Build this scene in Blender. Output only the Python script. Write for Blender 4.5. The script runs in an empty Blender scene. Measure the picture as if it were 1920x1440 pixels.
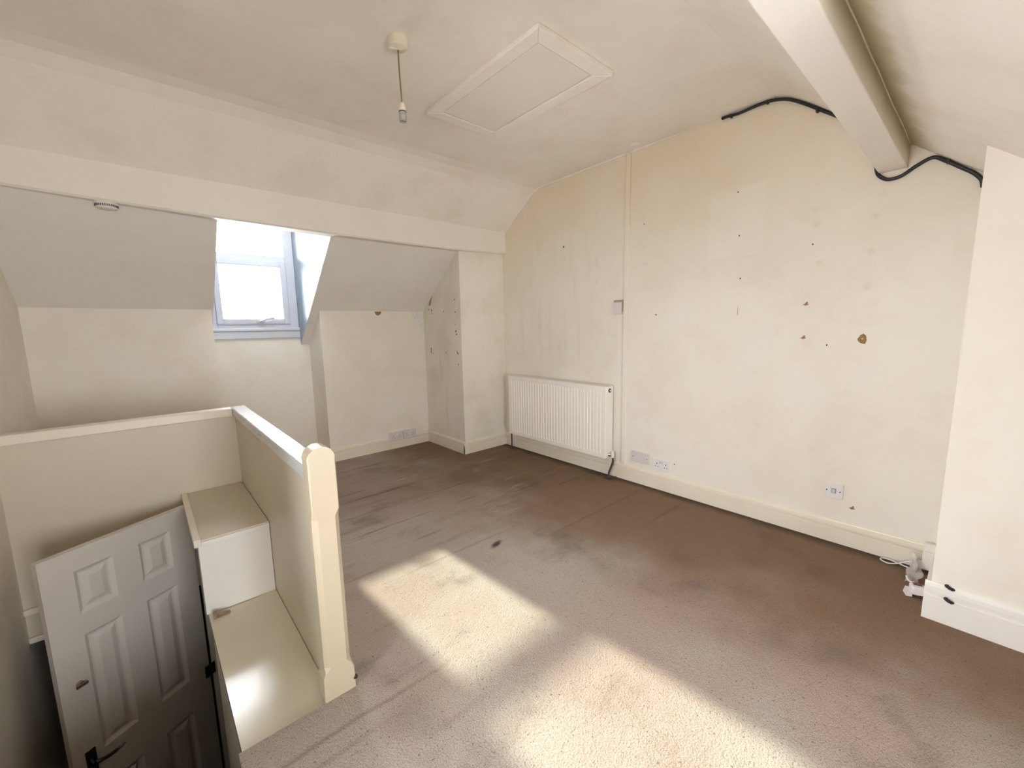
import bpy, bmesh, math, random
from mathutils import Vector, Matrix
random.seed(7)
sc = bpy.context.scene
COL = sc.collection

# ------------------------------------------------------------------ camera
F_PX, YAW, PITCH, ROLL = 780.57, 0.72159, -0.13700, -0.01945
CAM = Vector((-2.888, 0.0, 1.27))
cam = bpy.data.objects.new('camera', bpy.data.cameras.new('camera'))
COL.objects.link(cam)
fw = Vector((math.sin(YAW) * math.cos(PITCH), math.cos(YAW) * math.cos(PITCH), math.sin(PITCH)))
rt = Vector((math.cos(YAW), -math.sin(YAW), 0)); up = rt.cross(fw)
r2 = math.cos(ROLL) * rt + math.sin(ROLL) * up
u2 = -math.sin(ROLL) * rt + math.cos(ROLL) * up
cam.matrix_world = Matrix(((r2.x, u2.x, -fw.x, CAM.x), (r2.y, u2.y, -fw.y, CAM.y), (r2.z, u2.z, -fw.z, CAM.z), (0, 0, 0, 1)))
cam.data.sensor_fit = 'HORIZONTAL'; cam.data.sensor_width = 36.0
cam.data.lens = F_PX / 1920 * 36.0
cam.data.clip_start = 0.02
sc.camera = cam

# ------------------------------------------------------------------ world, sun, exposure
SKY_STRENGTH = 16.5
SUN_STRENGTH = 7.2
world = bpy.data.worlds.new('sky'); sc.world = world; world.use_nodes = True
bg = world.node_tree.nodes['Background']
bg.inputs[0].default_value = (0.89, 0.935, 0.975, 1)
SUN_DIR = Vector((-0.051, 1.0, 0.549)).normalized()       # towards the sun
# hazy white sky, smoothly brighter towards the sun
wt = world.node_tree
wc = wt.nodes.new('ShaderNodeTexCoord'); wd = wt.nodes.new('ShaderNodeVectorMath'); wd.operation = 'DOT_PRODUCT'
wd.inputs[1].default_value = SUN_DIR; wt.links.new(wc.outputs['Generated'], wd.inputs[0])
def wmath(op, a, b):
    m = wt.nodes.new('ShaderNodeMath'); m.operation = op
    for i, v in enumerate((a, b)):
        if isinstance(v, (int, float)): m.inputs[i].default_value = v
        else: wt.links.new(v, m.inputs[i])
    return m.outputs[0]
half = wmath('MULTIPLY', wmath('ADD', wd.outputs['Value'], 1.0), 0.5)
glow = wmath('ADD', wmath('MULTIPLY', wmath('POWER', half, 3.0), 1.0), 0.85)
wt.links.new(wmath('MULTIPLY', glow, SKY_STRENGTH), bg.inputs[1])
sun = bpy.data.objects.new('sun', bpy.data.lights.new('sun', 'SUN')); COL.objects.link(sun)
sun.data.energy = SUN_STRENGTH; sun.data.angle = math.radians(1.3); sun.data.color = (0.93, 1.0, 0.83)
sun.rotation_euler = SUN_DIR.to_track_quat('Z', 'Y').to_euler()
sun.location = (-2, 9, 6)
def portal(name, loc, sx, sy, normal):
    l = bpy.data.lights.new(name, 'AREA'); l.shape = 'RECTANGLE'; l.size = sx; l.size_y = sy
    l.cycles.is_portal = True
    o = bpy.data.objects.new(name, l); COL.objects.link(o); o.location = loc
    o.rotation_euler = (-Vector(normal)).to_track_quat('Z', 'Y').to_euler()
    return o
sc.view_settings.view_transform = 'Standard'; sc.view_settings.look = 'None'
sc.view_settings.gamma = 1.0; sc.view_settings.use_curve_mapping = False
sc.view_settings.exposure = 0.77
sc.cycles.use_denoising = True
sc.cycles.use_adaptive_sampling = True; sc.cycles.adaptive_threshold = 0.06; sc.cycles.adaptive_min_samples = 24
sc.cycles.max_bounces = 10; sc.cycles.diffuse_bounces = 7; sc.cycles.glossy_bounces = 4
sc.cycles.transparent_max_bounces = 12
sc.cycles.sample_clamp_indirect = 8.0
sc.cycles.caustics_reflective = False; sc.cycles.caustics_refractive = False

# ------------------------------------------------------------------ node helpers
class NT:
    def __init__(s, name):
        s.m = bpy.data.materials.new(name); s.m.use_nodes = True
        s.t = s.m.node_tree; s.n = s.t.nodes; s.l = s.t.links
        s.b = s.n['Principled BSDF']
        s.co = s.n.new('ShaderNodeTexCoord')
        s.sep = None
    def lk(s, a, b): s.l.new(a, b)
    def obj(s): return s.co.outputs['Object']
    def xyz(s):
        if not s.sep:
            s.sep = s.n.new('ShaderNodeSeparateXYZ'); s.lk(s.obj(), s.sep.inputs[0])
        return s.sep.outputs
    def math(s, op, a, b=None, c=None, clamp=False):
        m = s.n.new('ShaderNodeMath'); m.operation = op; m.use_clamp = clamp
        for i, v in enumerate((a, b, c)):
            if v is None: continue
            if isinstance(v, (int, float)): m.inputs[i].default_value = v
            else: s.lk(v, m.inputs[i])
        return m.outputs[0]
    def noise(s, scale, detail=3, rough=.5, vec=None, stretch=None, off=(0, 0, 0)):
        n = s.n.new('ShaderNodeTexNoise'); n.inputs['Scale'].default_value = scale
        n.inputs['Detail'].default_value = detail; n.inputs['Roughness'].default_value = rough
        v = vec or s.obj()
        if stretch or any(off):
            mp = s.n.new('ShaderNodeMapping'); s.lk(v, mp.inputs[0])
            mp.inputs['Scale'].default_value = stretch or (1, 1, 1); mp.inputs['Location'].default_value = off
            v = mp.outputs[0]
        s.lk(v, n.inputs['Vector']); return n.outputs[0]
    def ramp(s, fac, a, b, lo=0.0, hi=1.0, smooth=True):
        m = s.n.new('ShaderNodeMapRange'); m.interpolation_type = 'SMOOTHSTEP' if smooth else 'LINEAR'
        s.lk(fac, m.inputs[0]); m.inputs[1].default_value = a; m.inputs[2].default_value = b
        m.inputs[3].default_value = lo; m.inputs[4].default_value = hi
        return m.outputs[0]
    def mix(s, fac, a, b, blend='MIX'):
        m = s.n.new('ShaderNodeMix'); m.data_type = 'RGBA'; m.blend_type = blend
        if isinstance(fac, (int, float)): m.inputs[0].default_value = fac
        else: s.lk(fac, m.inputs[0])
        for i, v in ((6, a), (7, b)):
            if isinstance(v, tuple): m.inputs[i].default_value = (*v, 1)
            else: s.lk(v, m.inputs[i])
        return m.outputs[2]
    def rect(s, a, a0, a1, b, b0, b1, soft=.012):
        r = s.math('MULTIPLY', s.ramp(a, a0 - soft, a0 + soft), s.ramp(a, a1 - soft, a1 + soft, 1, 0))
        q = s.math('MULTIPLY', s.ramp(b, b0 - soft, b0 + soft), s.ramp(b, b1 - soft, b1 + soft, 1, 0))
        return s.math('MULTIPLY', r, q)
    def spot(s, a, ca, b, cb, r, k=1.0):
        da = s.math('SUBTRACT', a, ca); db = s.math('SUBTRACT', b, cb)
        d = s.math('SQRT', s.math('ADD', s.math('MULTIPLY', da, da), s.math('MULTIPLY', db, db)))
        return s.math('MULTIPLY', s.ramp(d, 0, r, 1, 0), k)
    def bump(s, h, strength=.2, dist=.01, prev=None):
        b = s.n.new('ShaderNodeBump'); b.inputs['Strength'].default_value = strength; b.inputs['Distance'].default_value = dist
        s.lk(h, b.inputs['Height'])
        if prev: s.lk(prev, b.inputs['Normal'])
        return b.outputs[0]
    def done(s, col=None, rough=.6, normal=None, metal=0.0, spec=None):
        if col is not None:
            if isinstance(col, tuple): s.b.inputs['Base Color'].default_value = (*col, 1)
            else: s.lk(col, s.b.inputs['Base Color'])
        if isinstance(rough, (int, float)): s.b.inputs['Roughness'].default_value = rough
        else: s.lk(rough, s.b.inputs['Roughness'])
        s.b.inputs['Metallic'].default_value = metal
        if spec is not None: s.b.inputs['Specular IOR Level'].default_value = spec
        if normal is not None: s.lk(normal, s.b.inputs['Normal'])
        return s.m

def paint(name, c1, c2, c3, rough=.62, lump=.25, extra=None):
    t = NT(name)
    n1 = t.noise(1.3, 4, .55); n2 = t.noise(3.1, 5, .6, off=(5, 2, 9))
    col = t.mix(t.ramp(n1, .35, .65), c1, c2)
    col = t.mix(t.ramp(n2, .44, .68, 0, .6), col, c3)
    if extra: col = extra(t, col)
    b = t.bump(t.noise(5, 3, .5), lump, .02)
    b = t.bump(t.noise(90, 2, .5), .06, .004, b)
    return t.done(col, rough, b)

CREAM = (.83, .785, .705); CREAM2 = (.81, .755, .66); CREAM3 = (.785, .70, .60)
def gable_marks(t, col):
    x, y, z = t.xyz()
    for (y0, y1, z0, z1, k) in ((.945, 1.28, 1.70, 2.105, .26), (.975, 1.18, 1.365, 1.49, .20), (.56, .81, 1.42, 1.55, .14), (2.33, 2.92, .98, 2.1, .18)):
        col = t.mix(t.math('MULTIPLY', t.rect(y, y0, y1, z, z0, z1, .02), k), col, (.87, .83, .76))
    # hard lower edge of the paler ghost where a picture hung
    col = t.mix(t.math('MULTIPLY', t.rect(y, .95, 1.275, z, 1.688, 1.700, .006), .5), col, (.86, .80, .72))
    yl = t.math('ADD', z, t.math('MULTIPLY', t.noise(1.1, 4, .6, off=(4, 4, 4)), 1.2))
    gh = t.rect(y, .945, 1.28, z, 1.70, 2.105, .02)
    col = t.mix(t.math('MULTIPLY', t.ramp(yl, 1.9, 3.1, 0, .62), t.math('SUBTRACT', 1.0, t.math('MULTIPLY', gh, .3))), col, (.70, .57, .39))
    sp = None
    for (cy, cz, r, k) in ((.693, 1.884, .03, .35), (.685, 1.799, .03, .4), (.658, 1.591, .025, .45), (.428, 1.796, .03, .5), (.436, 1.623, .03, .5), (.439, 1.441, .03, .45),
                           (2.199, 2.165, .03, .3), (2.195, 1.80, .03, .5), (2.188, 1.76, .025, .5), (2.188, 1.623, .03, .4), (1.76, 1.84, .025, .3), (1.75, 1.72, .02, .4), (.41, 1.90, .03, .4), (.95, .95, .03, .25), (.92, .62, .03, .3), (.62, .52, .03, .25), (1.28, 1.95, .03, .25), (1.3, 1.62, .025, .3)):
        s_ = t.spot(y, cy, z, cz, r, k)
        sp = s_ if sp is None else t.math('MAXIMUM', sp, s_)
    col = t.mix(t.math('MULTIPLY', sp, .45), col, (.52, .42, .27))
    # long pale vertical rub marks left of the trunking
    v = t.math('MULTIPLY', t.noise(2.2, 3, .6, stretch=(1, 5, .6)), t.rect(y, 2.15, 3.25, z, .85, 2.2, .15))
    col = t.mix(t.ramp(v, .5, .75, 0, .35), col, (.68, .57, .43))
    return col
def slope_mould(t, col):
    # mildew stain that follows the crease between the purlin and the rear slope
    x, y, z = t.xyz()
    d = t.math('ABSOLUTE', t.math('SUBTRACT', y, .315))
    w = t.math('ADD', d, t.math('MULTIPLY', t.math('SUBTRACT', t.noise(6, 4, .6), .5), .09))
    return t.mix(t.ramp(w, .015, .085, .75, 0), col, (.42, .34, .17))
def pil_marks(t, col):
    x, y, z = t.xyz()
    n = t.noise(3, 4, .6, stretch=(4, 4, .7))
    return t.mix(t.math('MULTIPLY', t.ramp(n, .5, .8, 0, .4), t.rect(z, .2, 1.0, y, 3.45, 3.95, .12)), col, (.45, .39, .28))

M = {}
M['wall'] = paint('cream_wall_paint', CREAM, CREAM2, CREAM3)
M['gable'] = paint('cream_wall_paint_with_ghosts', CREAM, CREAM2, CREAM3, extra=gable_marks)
M['pil'] = paint('cream_wall_paint_scuffed', CREAM, CREAM2, (.70, .66, .53), extra=pil_marks)
M['ceil'] = paint('cream_ceiling_paint', (.89, .825, .75), (.865, .81, .725), (.83, .735, .635), extra=slope_mould, lump=.35)
def beam_mould(t, col):
    x, y, z = t.xyz()
    m = t.math('MULTIPLY', t.ramp(y, .328, .331, 1, 0), t.ramp(t.math('ADD', z, t.math('MULTIPLY', t.noise(5, 4, .6), .10)), 2.05, 2.16, .12, .6))
    return t.mix(m, col, (.45, .37, .19))
M['beam'] = paint('beam_paint', (.84, .78, .71), (.83, .77, .70), (.81, .74, .66), .45, .1)
M['purlin_beam'] = paint('beam_paint_mildewed', (.84, .78, .71), (.83, .77, .70), (.81, .74, .66), .45, .1, extra=beam_mould)
M['slope'] = paint('grey_cream_slope_paint', (.84, .815, .765), (.825, .79, .73), (.80, .755, .69))
M['purl'] = paint('purlin_paint', (.83, .775, .70), (.82, .765, .685), (.80, .735, .65), .55, .15)
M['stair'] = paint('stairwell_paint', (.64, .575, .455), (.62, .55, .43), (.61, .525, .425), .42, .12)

def gloss(name, c, c2, rough=.28, grain=0.0, axis=(30, 30, 2)):
    t = NT(name)
    col = t.mix(t.ramp(t.noise(2.5, 3), .35, .7), c, c2)
    b = t.bump(t.noise(14, 4, .6, stretch=axis if grain else None), .05 + grain, .006)
    return t.done(col, rough, b)
M['trim'] = gloss('cream_gloss', (.81, .74, .625), (.78, .70, .57), .3)
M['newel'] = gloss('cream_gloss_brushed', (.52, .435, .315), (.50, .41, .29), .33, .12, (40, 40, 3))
M['white'] = gloss('white_gloss', (.83, .80, .755), (.80, .765, .715), .3)
def ledge_gloss():
    t = NT('ledge_gloss_wood')
    col = t.mix(t.ramp(t.noise(2.5, 3), .35, .7), (.70, .645, .51), (.68, .62, .485))
    g = t.noise(6, 4, .6, stretch=(9, 1.2, 1))
    return t.done(col, .15, t.bump(g, .16, .002), 0, .3)
M['ledge'] = ledge_gloss()
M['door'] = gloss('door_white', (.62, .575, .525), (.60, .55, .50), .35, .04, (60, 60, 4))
M['rad'] = gloss('radiator_enamel', (.90, .86, .79), (.89, .85, .77), .28)
M['pvc'] = gloss('white_upvc', (.60, .61, .66), (.59, .60, .65), .22)
M['plastic'] = gloss('white_plastic', (.80, .765, .75), (.78, .74, .73), .35)
M['lilac'] = gloss('aged_plastic', (.70, .645, .63), (.68, .62, .60), .4)
M['rose'] = gloss('yellowed_plastic', (.78, .70, .56), (.76, .67, .53), .4)
def rail_scuffs():
    t = NT('rail_gloss_scuffed'); x, y, z = t.xyz()
    col = t.mix(t.ramp(t.noise(2.5, 3), .35, .7), (.64, .655, .67), (.61, .62, .63))
    n = t.noise(60, 5, .7, stretch=(1, .45, 1))
    m = t.math('MULTIPLY', t.ramp(n, .56, .62), t.math('MULTIPLY', t.ramp(y, 1.9, 2.3), t.ramp(y, 2.55, 2.85, 1, 0)))
    col = t.mix(t.math('MULTIPLY', m, .75), col, (.16, .15, .15))
    return t.done(col, .16, t.bump(t.noise(20, 3, .6, stretch=(4, .6, 4)), .12, .004))
M['rail'] = rail_scuffs()
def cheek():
    t = NT('dormer_cheek_sky_tinted')
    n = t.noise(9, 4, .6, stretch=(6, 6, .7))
    col = t.mix(t.ramp(n, .4, .65), (.28, .34, .41), (.21, .26, .33))  # skylight's blue put into the white paint, darkened to keep it from burning out
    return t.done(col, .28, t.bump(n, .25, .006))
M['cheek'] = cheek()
def simple(name, c, rough=.5, metal=0.0):
    t = NT(name); n = t.noise(40, 2)
    k = tuple(max(0, v * .85) for v in c)
    return t.done(t.mix(t.ramp(n, .3, .7), c, k), rough, None, metal)
M['socketgrey'] = simple('dusty_grey_plastic', (.38, .35, .29), .5)
M['black'] = simple('black_rubber', (.012, .012, .014), .45)
M['dark'] = simple('dark_hole', (.03, .022, .015), .8)
M['hole2'] = simple('grey_slot', (.20, .18, .17), .7)
M['pipe'] = simple('blackened_copper_pipe', (.06, .045, .04), .5)
M['chrome'] = simple('chrome', (.75, .73, .70), .12, 1.0)
M['bronze'] = simple('aged_brass', (.45, .33, .22), .25, 1.0)
M['steel'] = simple('dark_steel', (.16, .15, .14), .28, 1.0)
M['plaster'] = simple('bare_brown_plaster', (.33, .20, .085), .9)
M['plasterlight'] = simple('bare_pale_plaster', (.62, .48, .30), .9)
M['flex'] = simple('brown_flex', (.26, .17, .09), .5)
M['red'] = simple('red_rocker', (.16, .012, .012), .3)
M['cardedge'] = simple('brown_backing', (.46, .34, .25), .7)
M['filler'] = simple('fresh_filler', (.82, .79, .73), .8)
M['stairdark'] = simple('dark_stair_carpet', (.10, .07, .05), .95)
M['metalthing'] = simple('tarnished_metal', (.33, .25, .18), .4, .6)
def clear():
    t = NT('clear_plastic'); t.b.inputs['Alpha'].default_value = .35
    return t.done((.75, .72, .68), .2)
M['clear'] = clear()
def glass():
    m = bpy.data.materials.new('window_glass'); m.use_nodes = True; n = m.node_tree.nodes; l = m.node_tree.links
    for q in list(n):
        if q.type == 'BSDF_PRINCIPLED': n.remove(q)
    out = [q for q in n if q.type == 'OUTPUT_MATERIAL'][0]
    tr = n.new('ShaderNodeBsdfTransparent'); gl = n.new('ShaderNodeBsdfGlossy'); gl.inputs['Roughness'].default_value = .02
    fr = n.new('ShaderNodeFresnel'); fr.inputs[0].default_value = 1.45; mx = n.new('ShaderNodeMixShader')
    l.new(fr.outputs[0], mx.inputs[0]); l.new(tr.outputs[0], mx.inputs[1]); l.new(gl.outputs[0], mx.inputs[2]); l.new(mx.outputs[0], out.inputs[0])
    return m
M['glass'] = glass()
def carpet():
    t = NT('worn_mauve_brown_carpet'); x, y, z = t.xyz()
    warm, grey, mauve = (.235, .145, .085), (.43, .375, .325), (.405, .31, .262)
    c = t.mix(t.ramp(t.noise(.9, 4, .6), .38, .62), grey, mauve)
    # browner towards the gable wall, patchy
    w = t.math('ADD', x, t.math('MULTIPLY', t.noise(1.6, 4, .6, off=(3, 1, 0)), 1.6))
    c = t.mix(t.ramp(w, -.75, .25, 0, .9), c, warm)
    # blotchy dirt
    c = t.mix(t.ramp(t.noise(2.6, 6, .62, off=(9, 4, 0)), .52, .74, 0, .62), c, (.17, .125, .10))
    # dust lines above the gaps of the floorboards, which run along x
    jit = t.math('MULTIPLY', t.noise(1.1, 3, .6, stretch=(1.4, .4, 1)), .05)
    yy = t.math('ADD', y, jit)
    fr = t.math('ABSOLUTE', t.math('SUBTRACT', t.math('FRACT', t.math('DIVIDE', yy, .142)), .5))
    ln = t.ramp(fr, .0, .13, 1, 0)
    brk = t.ramp(t.noise(1.5, 4, .65, stretch=(1.3, 5, 1), off=(2, 7, 0)), .45, .66)
    reg = t.math('MAXIMUM', t.ramp(y, 1.45, 2.3), t.math('MULTIPLY', t.ramp(x, -2.5, -1.9, 1, 0), .55))
    c = t.mix(t.math('MULTIPLY', t.math('MULTIPLY', ln, brk), t.math('MULTIPLY', reg, .62)), c, (.13, .095, .075))
    sm = t.ramp(t.noise(1.3, 4, .6, stretch=(1, 7, 1), off=(1, 3, 0)), .55, .72)
    c = t.mix(t.math('MULTIPLY', sm, t.ramp(y, 1.6, 2.4, 0, .5)), c, (.155, .115, .085))
    sm2 = t.ramp(t.noise(1.7, 3, .6, stretch=(1, 6, 1), off=(8, 3, 0)), .60, .75)
    c = t.mix(t.math('MULTIPLY', sm2, t.ramp(y, 1.6, 2.4, 0, .4)), c, (.55, .48, .42))
    # soot line against the skirting
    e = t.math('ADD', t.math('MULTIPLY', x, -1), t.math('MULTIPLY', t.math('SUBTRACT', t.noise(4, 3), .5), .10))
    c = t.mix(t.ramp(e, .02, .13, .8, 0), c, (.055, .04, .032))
    # a few creases and stains of their own shape
    wob = t.math('MULTIPLY', t.math('SUBTRACT', t.noise(5, 4, .6), .5), .16); xw = t.math('ADD', x, wob)
    yw_ = t.math('ADD', y, t.math('MULTIPLY', t.noise(3, 3), .04))
    for (sx, sy, r, k) in ((-1.10, .46, .14, .55), (-1.0, .25, .16, .6), (-.55, .72, .13, .5), (-.42, .45, .12, .45), (-.80, 1.0, .10, .4), (-.2, .75, .13, .5), (-2.35, 1.15, .14, .55), (-.25, 3.0, .3, .55)):
        q = t.spot(xw, sx, y, sy, r, k)
        c = t.mix(t.math('MULTIPLY', q, .6), c, (.14, .10, .08))
    for (x0, x1, yc) in ((-1.1, -.14, 1.66), (-.6, -.1, 1.33), (-2.9, -2.2, 1.255)):
        d = t.math('ABSOLUTE', t.math('SUBTRACT', yw_, yc + .02))
        c = t.mix(t.math('MULTIPLY', t.ramp(d, .0, .016, .42, 0), t.rect(x, x0, x1, y, -5, 5, .2)), c, (.14, .10, .08))
    # black ink stain
    a = t.math('SUBTRACT', t.math('MULTIPLY', t.math('ADD', x, 1.447), .95), t.math('MULTIPLY', t.math('SUBTRACT', y, 1.805), -.3))
    b = t.math('SUBTRACT', t.math('MULTIPLY', t.math('SUBTRACT', y, 1.805), .95), t.math('MULTIPLY', t.math('ADD', x, 1.447), .3))
    d = t.math('SQRT', t.math('ADD', t.math('MULTIPLY', t.math('MULTIPLY', a, a), .22), t.math('MULTIPLY', t.math('MULTIPLY', b, b), 1.4)))
    d = t.math('ADD', d, t.math('MULTIPLY', t.math('SUBTRACT', t.noise(30, 3), .5), .018))
    c = t.mix(t.ramp(d, .008, .034, .95, 0), c, (.03, .03, .035))
    # pile
    fine = t.noise(260, 2, .6)
    c = t.mix(t.ramp(fine, .32, .55, .5, 0), c, (.12, .09, .075))
    pit = t.noise(95, 2, .5, off=(3, 3, 0))
    c = t.mix(t.ramp(pit, .30, .36, .6, 0), c, (.10, .08, .065))
    hn = t.math('ADD', t.noise(150, 3, .65), t.math('MULTIPLY', t.noise(45, 2), .6))
    return t.done(c, .95, t.bump(hn, .55, .012), 0, .1)
M['carpet'] = carpet()

# ------------------------------------------------------------------ mesh helpers
class MB:
    def __init__(s): s.v = []; s.f = []; s.sm = []
    def add(s, vs, fs, smooth=False):
        o = len(s.v); s.v += [tuple(v) for v in vs]
        for f in fs: s.f.append(tuple(i + o for i in f)); s.sm.append(smooth)
        return s
    def box(s, x0, x1, y0, y1, z0, z1, bev=0.0, seg=2):
        x0, x1 = sorted((x0, x1)); y0, y1 = sorted((y0, y1)); z0, z1 = sorted((z0, z1))
        bm = bmesh.new(); bmesh.ops.create_cube(bm, size=1)
        for v in bm.verts:
            v.co = Vector(((x0 + x1) / 2 + v.co.x * (x1 - x0), (y0 + y1) / 2 + v.co.y * (y1 - y0), (z0 + z1) / 2 + v.co.z * (z1 - z0)))
        if bev > 0: bmesh.ops.bevel(bm, geom=bm.edges[:], offset=bev, segments=seg, profile=.5, affect='EDGES')
        bm.verts.index_update()
        s.add([v.co[:] for v in bm.verts], [[v.index for v in f.verts] for f in bm.faces]); bm.free(); return s
    def prism(s, pts, axis, a0, a1):
        """closed polygon in the plane normal to axis, swept a0..a1; pts in (y,z), (x,z) or (x,y)"""
        def P(p, a):
            return {'x': (a, p[0], p[1]), 'y': (p[0], a, p[1]), 'z': (p[0], p[1], a)}[axis]
        n = len(pts)
        vs = [P(p, a0) for p in pts] + [P(p, a1) for p in pts]
        fs = [tuple(range(n))[::-1], tuple(range(n, 2 * n))] + [(i, (i + 1) % n, n + (i + 1) % n, n + i) for i in range(n)]
        return s.add(vs, fs)
    def strip(s, lo, hi):
        """solid between two matching polylines-with-depth: lists of quads (4 corner points each ring)"""
        n = len(lo[0]); vs = []; fs = []
        rings = [lo] if hi is None else [lo, hi]
        return s
    def rings(s, rs, cap=True, smooth=False, closed=True):
        n = len(rs[0]); vs = [p for r in rs for p in r]; fs = []
        for k in range(len(rs) - 1):
            for i in range(n if closed else n - 1):
                j = (i + 1) % n
                fs.append((k * n + i, k * n + j, (k + 1) * n + j, (k + 1) * n + i))
        s.add(vs, fs, smooth)
        if cap:
            s.add(rs[0], [tuple(range(n))[::-1]]); s.add(rs[-1], [tuple(range(n))])
        return s
    def tube(s, pts, r, seg=10, smooth=True):
        pts = [Vector(p) for p in pts]; rs = []
        prev = None
        for i, p in enumerate(pts):
            d = (pts[min(i + 1, len(pts) - 1)] - pts[max(i - 1, 0)]).normalized()
            if prev is None:
                a = d.orthogonal().normalized()
            else:
                a = (prev - d * prev.dot(d)).normalized()
            prev = a; b = d.cross(a)
            rr = r[i] if isinstance(r, (list, tuple)) else r
            rs.append([(p + (a * math.cos(2 * math.pi * k / seg) + b * math.sin(2 * math.pi * k / seg)) * rr)[:] for k in range(seg)])
        return s.rings(rs, True, smooth)
    def lathe(s, prof, center, axis=(0, 0, 1), seg=28, smooth=True):
        """prof: list of (radius, height along axis)"""
        ax = Vector(axis).normalized(); a = ax.orthogonal().normalized(); b = ax.cross(a); c = Vector(center)
        rs = [[(c + ax * h + (a * math.cos(2 * math.pi * k / seg) + b * math.sin(2 * math.pi * k / seg)) * max(r, 1e-4))[:] for k in range(seg)] for r, h in prof]
        return s.rings(rs, True, smooth)
    def build(s, name, mat, parent=None, bevel=0.0):
        me = bpy.data.meshes.new(name); me.from_pydata(s.v, [], s.f); me.update()
        bm = bmesh.new(); bm.from_mesh(me); bmesh.ops.recalc_face_normals(bm, faces=bm.faces[:]); bm.to_mesh(me); bm.free()
        for p, sm in zip(me.polygons, s.sm): p.use_smooth = sm
        me.materials.append(mat)
        o = bpy.data.objects.new(name, me); COL.objects.link(o)
        if parent: o.parent = parent; o.matrix_parent_inverse = parent.matrix_world.inverted()
        if bevel:
            m = o.modifiers.new('edge', 'BEVEL'); m.width = bevel; m.segments = 2; m.limit_method = 'ANGLE'
        return o
def spline(pts, n=8):
    P = [Vector(p) for p in pts]; out = []
    for i in range(len(P) - 1):
        p0 = P[max(i - 1, 0)]; p1 = P[i]; p2 = P[i + 1]; p3 = P[min(i + 2, len(P) - 1)]
        for k in range(n):
            t = k / n
            out.append(.5 * ((2 * p1) + (p2 - p0) * t + (2 * p0 - 5 * p1 + 4 * p2 - p3) * t * t + (3 * p1 - p0 - 3 * p2 + p3) * t ** 3))
    out.append(P[-1]); return out
def empty(name, loc, label=None, cat=None, group=None, kind=None):
    o = bpy.data.objects.new(name, None); COL.objects.link(o); o.location = loc
    o.empty_display_size = .05
    o.matrix_world = Matrix.Translation(loc)
    return tag(o, label, cat, group, kind)
def tag(o, label=None, cat=None, group=None, kind=None):
    if label: o['label'] = label
    if cat: o['category'] = cat
    if group: o['group'] = group
    if kind: o['kind'] = kind
    return o
def struct(o, label, cat): return tag(o, label, cat, None, 'structure')

# ------------------------------------------------------------------ dimensions
XL = -3.46                      # left wall face
YW = 4.104                      # knee wall face under the window
YG = 4.50                       # window plane
REAR = -1.95                    # rear knee wall face
def rear_slope(y): return 2.11 + .80 * (y - .324)
def front_slope(y): return 1.45 - .80 * (y - YW)

# ------------------------------------------------------------------ setting: floor
fl = MB()
fl.box(-2.50, 0.0, REAR, YG, -.22, 0.0)
fl.box(XL, -2.50, 3.03, YG, -.22, 0.0)
fl.box(-2.80, -2.50, REAR, 1.39, -.22, 0.0)
fl.box(XL, -2.80, REAR, 1.30, -.22, 0.0)
floor = struct(fl.build('floor', M['carpet']), 'worn mauve brown fitted carpet with dirty board lines', 'floor')

# ------------------------------------------------------------------ setting: walls
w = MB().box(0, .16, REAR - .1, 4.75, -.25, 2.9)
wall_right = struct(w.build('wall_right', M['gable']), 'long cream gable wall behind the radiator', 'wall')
RY0_, RY1_, RZA, RZB = .26, 1.00, .36, 1.55     # opening of the added side window, behind the camera
w = MB().box(XL - .16, XL, RY1_, 4.75, -2.2, 2.9); w.box(XL - .16, XL, REAR - .1, RY0_, -.3, 2.9)
w.box(XL - .16, XL, RY0_, RY1_, -.3, RZA); w.box(XL - .16, XL, RY0_, RY1_, RZB, 2.9)
wall_left = struct(w.build('wall_left', M['wall']), 'cream wall at the side of the stairwell', 'wall')
w = MB()
kp = [(YW, -.25), (4.75, -.25), (4.75, front_slope(4.75)), (YW, 1.45)]
w.prism(kp, 'x', XL, -2.452)
w.prism(kp, 'x', -1.633, 0.0)
w.box(-2.452, -1.633, YG, 4.75, -.25, 1.205)
wall_back = struct(w.build('wall_back', M['wall']), 'low cream knee wall below the sloping ceiling and window', 'wall')
w = MB()
BX0, BX1, BZA, BZB = -3.15, -2.00, .22, 1.55      # opening of the rear window, added to light the room
w.box(XL, BX0, REAR - .12, REAR, -.25, 2.16); w.box(BX1, -1.70, REAR - .12, REAR, -.25, 2.16)
w.box(BX0, BX1, REAR - .12, REAR, -.25, BZA); w.box(BX0, BX1, REAR - .12, REAR, BZB, 2.16); w.box(-1.70, 0, REAR - .12, REAR, -.25, .42)
tri = [(.324, 2.11), (REAR - .12, 2.16), (REAR - .12, rear_slope(REAR - .12))]
w.prism(tri, 'x', -1.72, -1.66)
struct(w.build('wall_front', M['wall']), 'cream wall and dormer cheek behind the camera', 'wall')
# boxed pier in the corner
w = MB().box(-.55, 0, 3.39, 4.6, -.1, 2.16)
pier = struct(w.build('wall_pier', M['pil']), 'cream boxed pier in the corner beside the radiator', 'wall')
# chimney breast
ch = [(.06, -.1), (.06, rear_slope(.06) + .04), (REAR - .02, rear_slope(REAR - .02) + .04), (REAR - .02, -.1)]
chim = struct(MB().prism(ch, 'x', -.48, 0.0).build('wall_chimney_breast', M['wall']), 'cream chimney breast with moulded skirting', 'wall')

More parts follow.
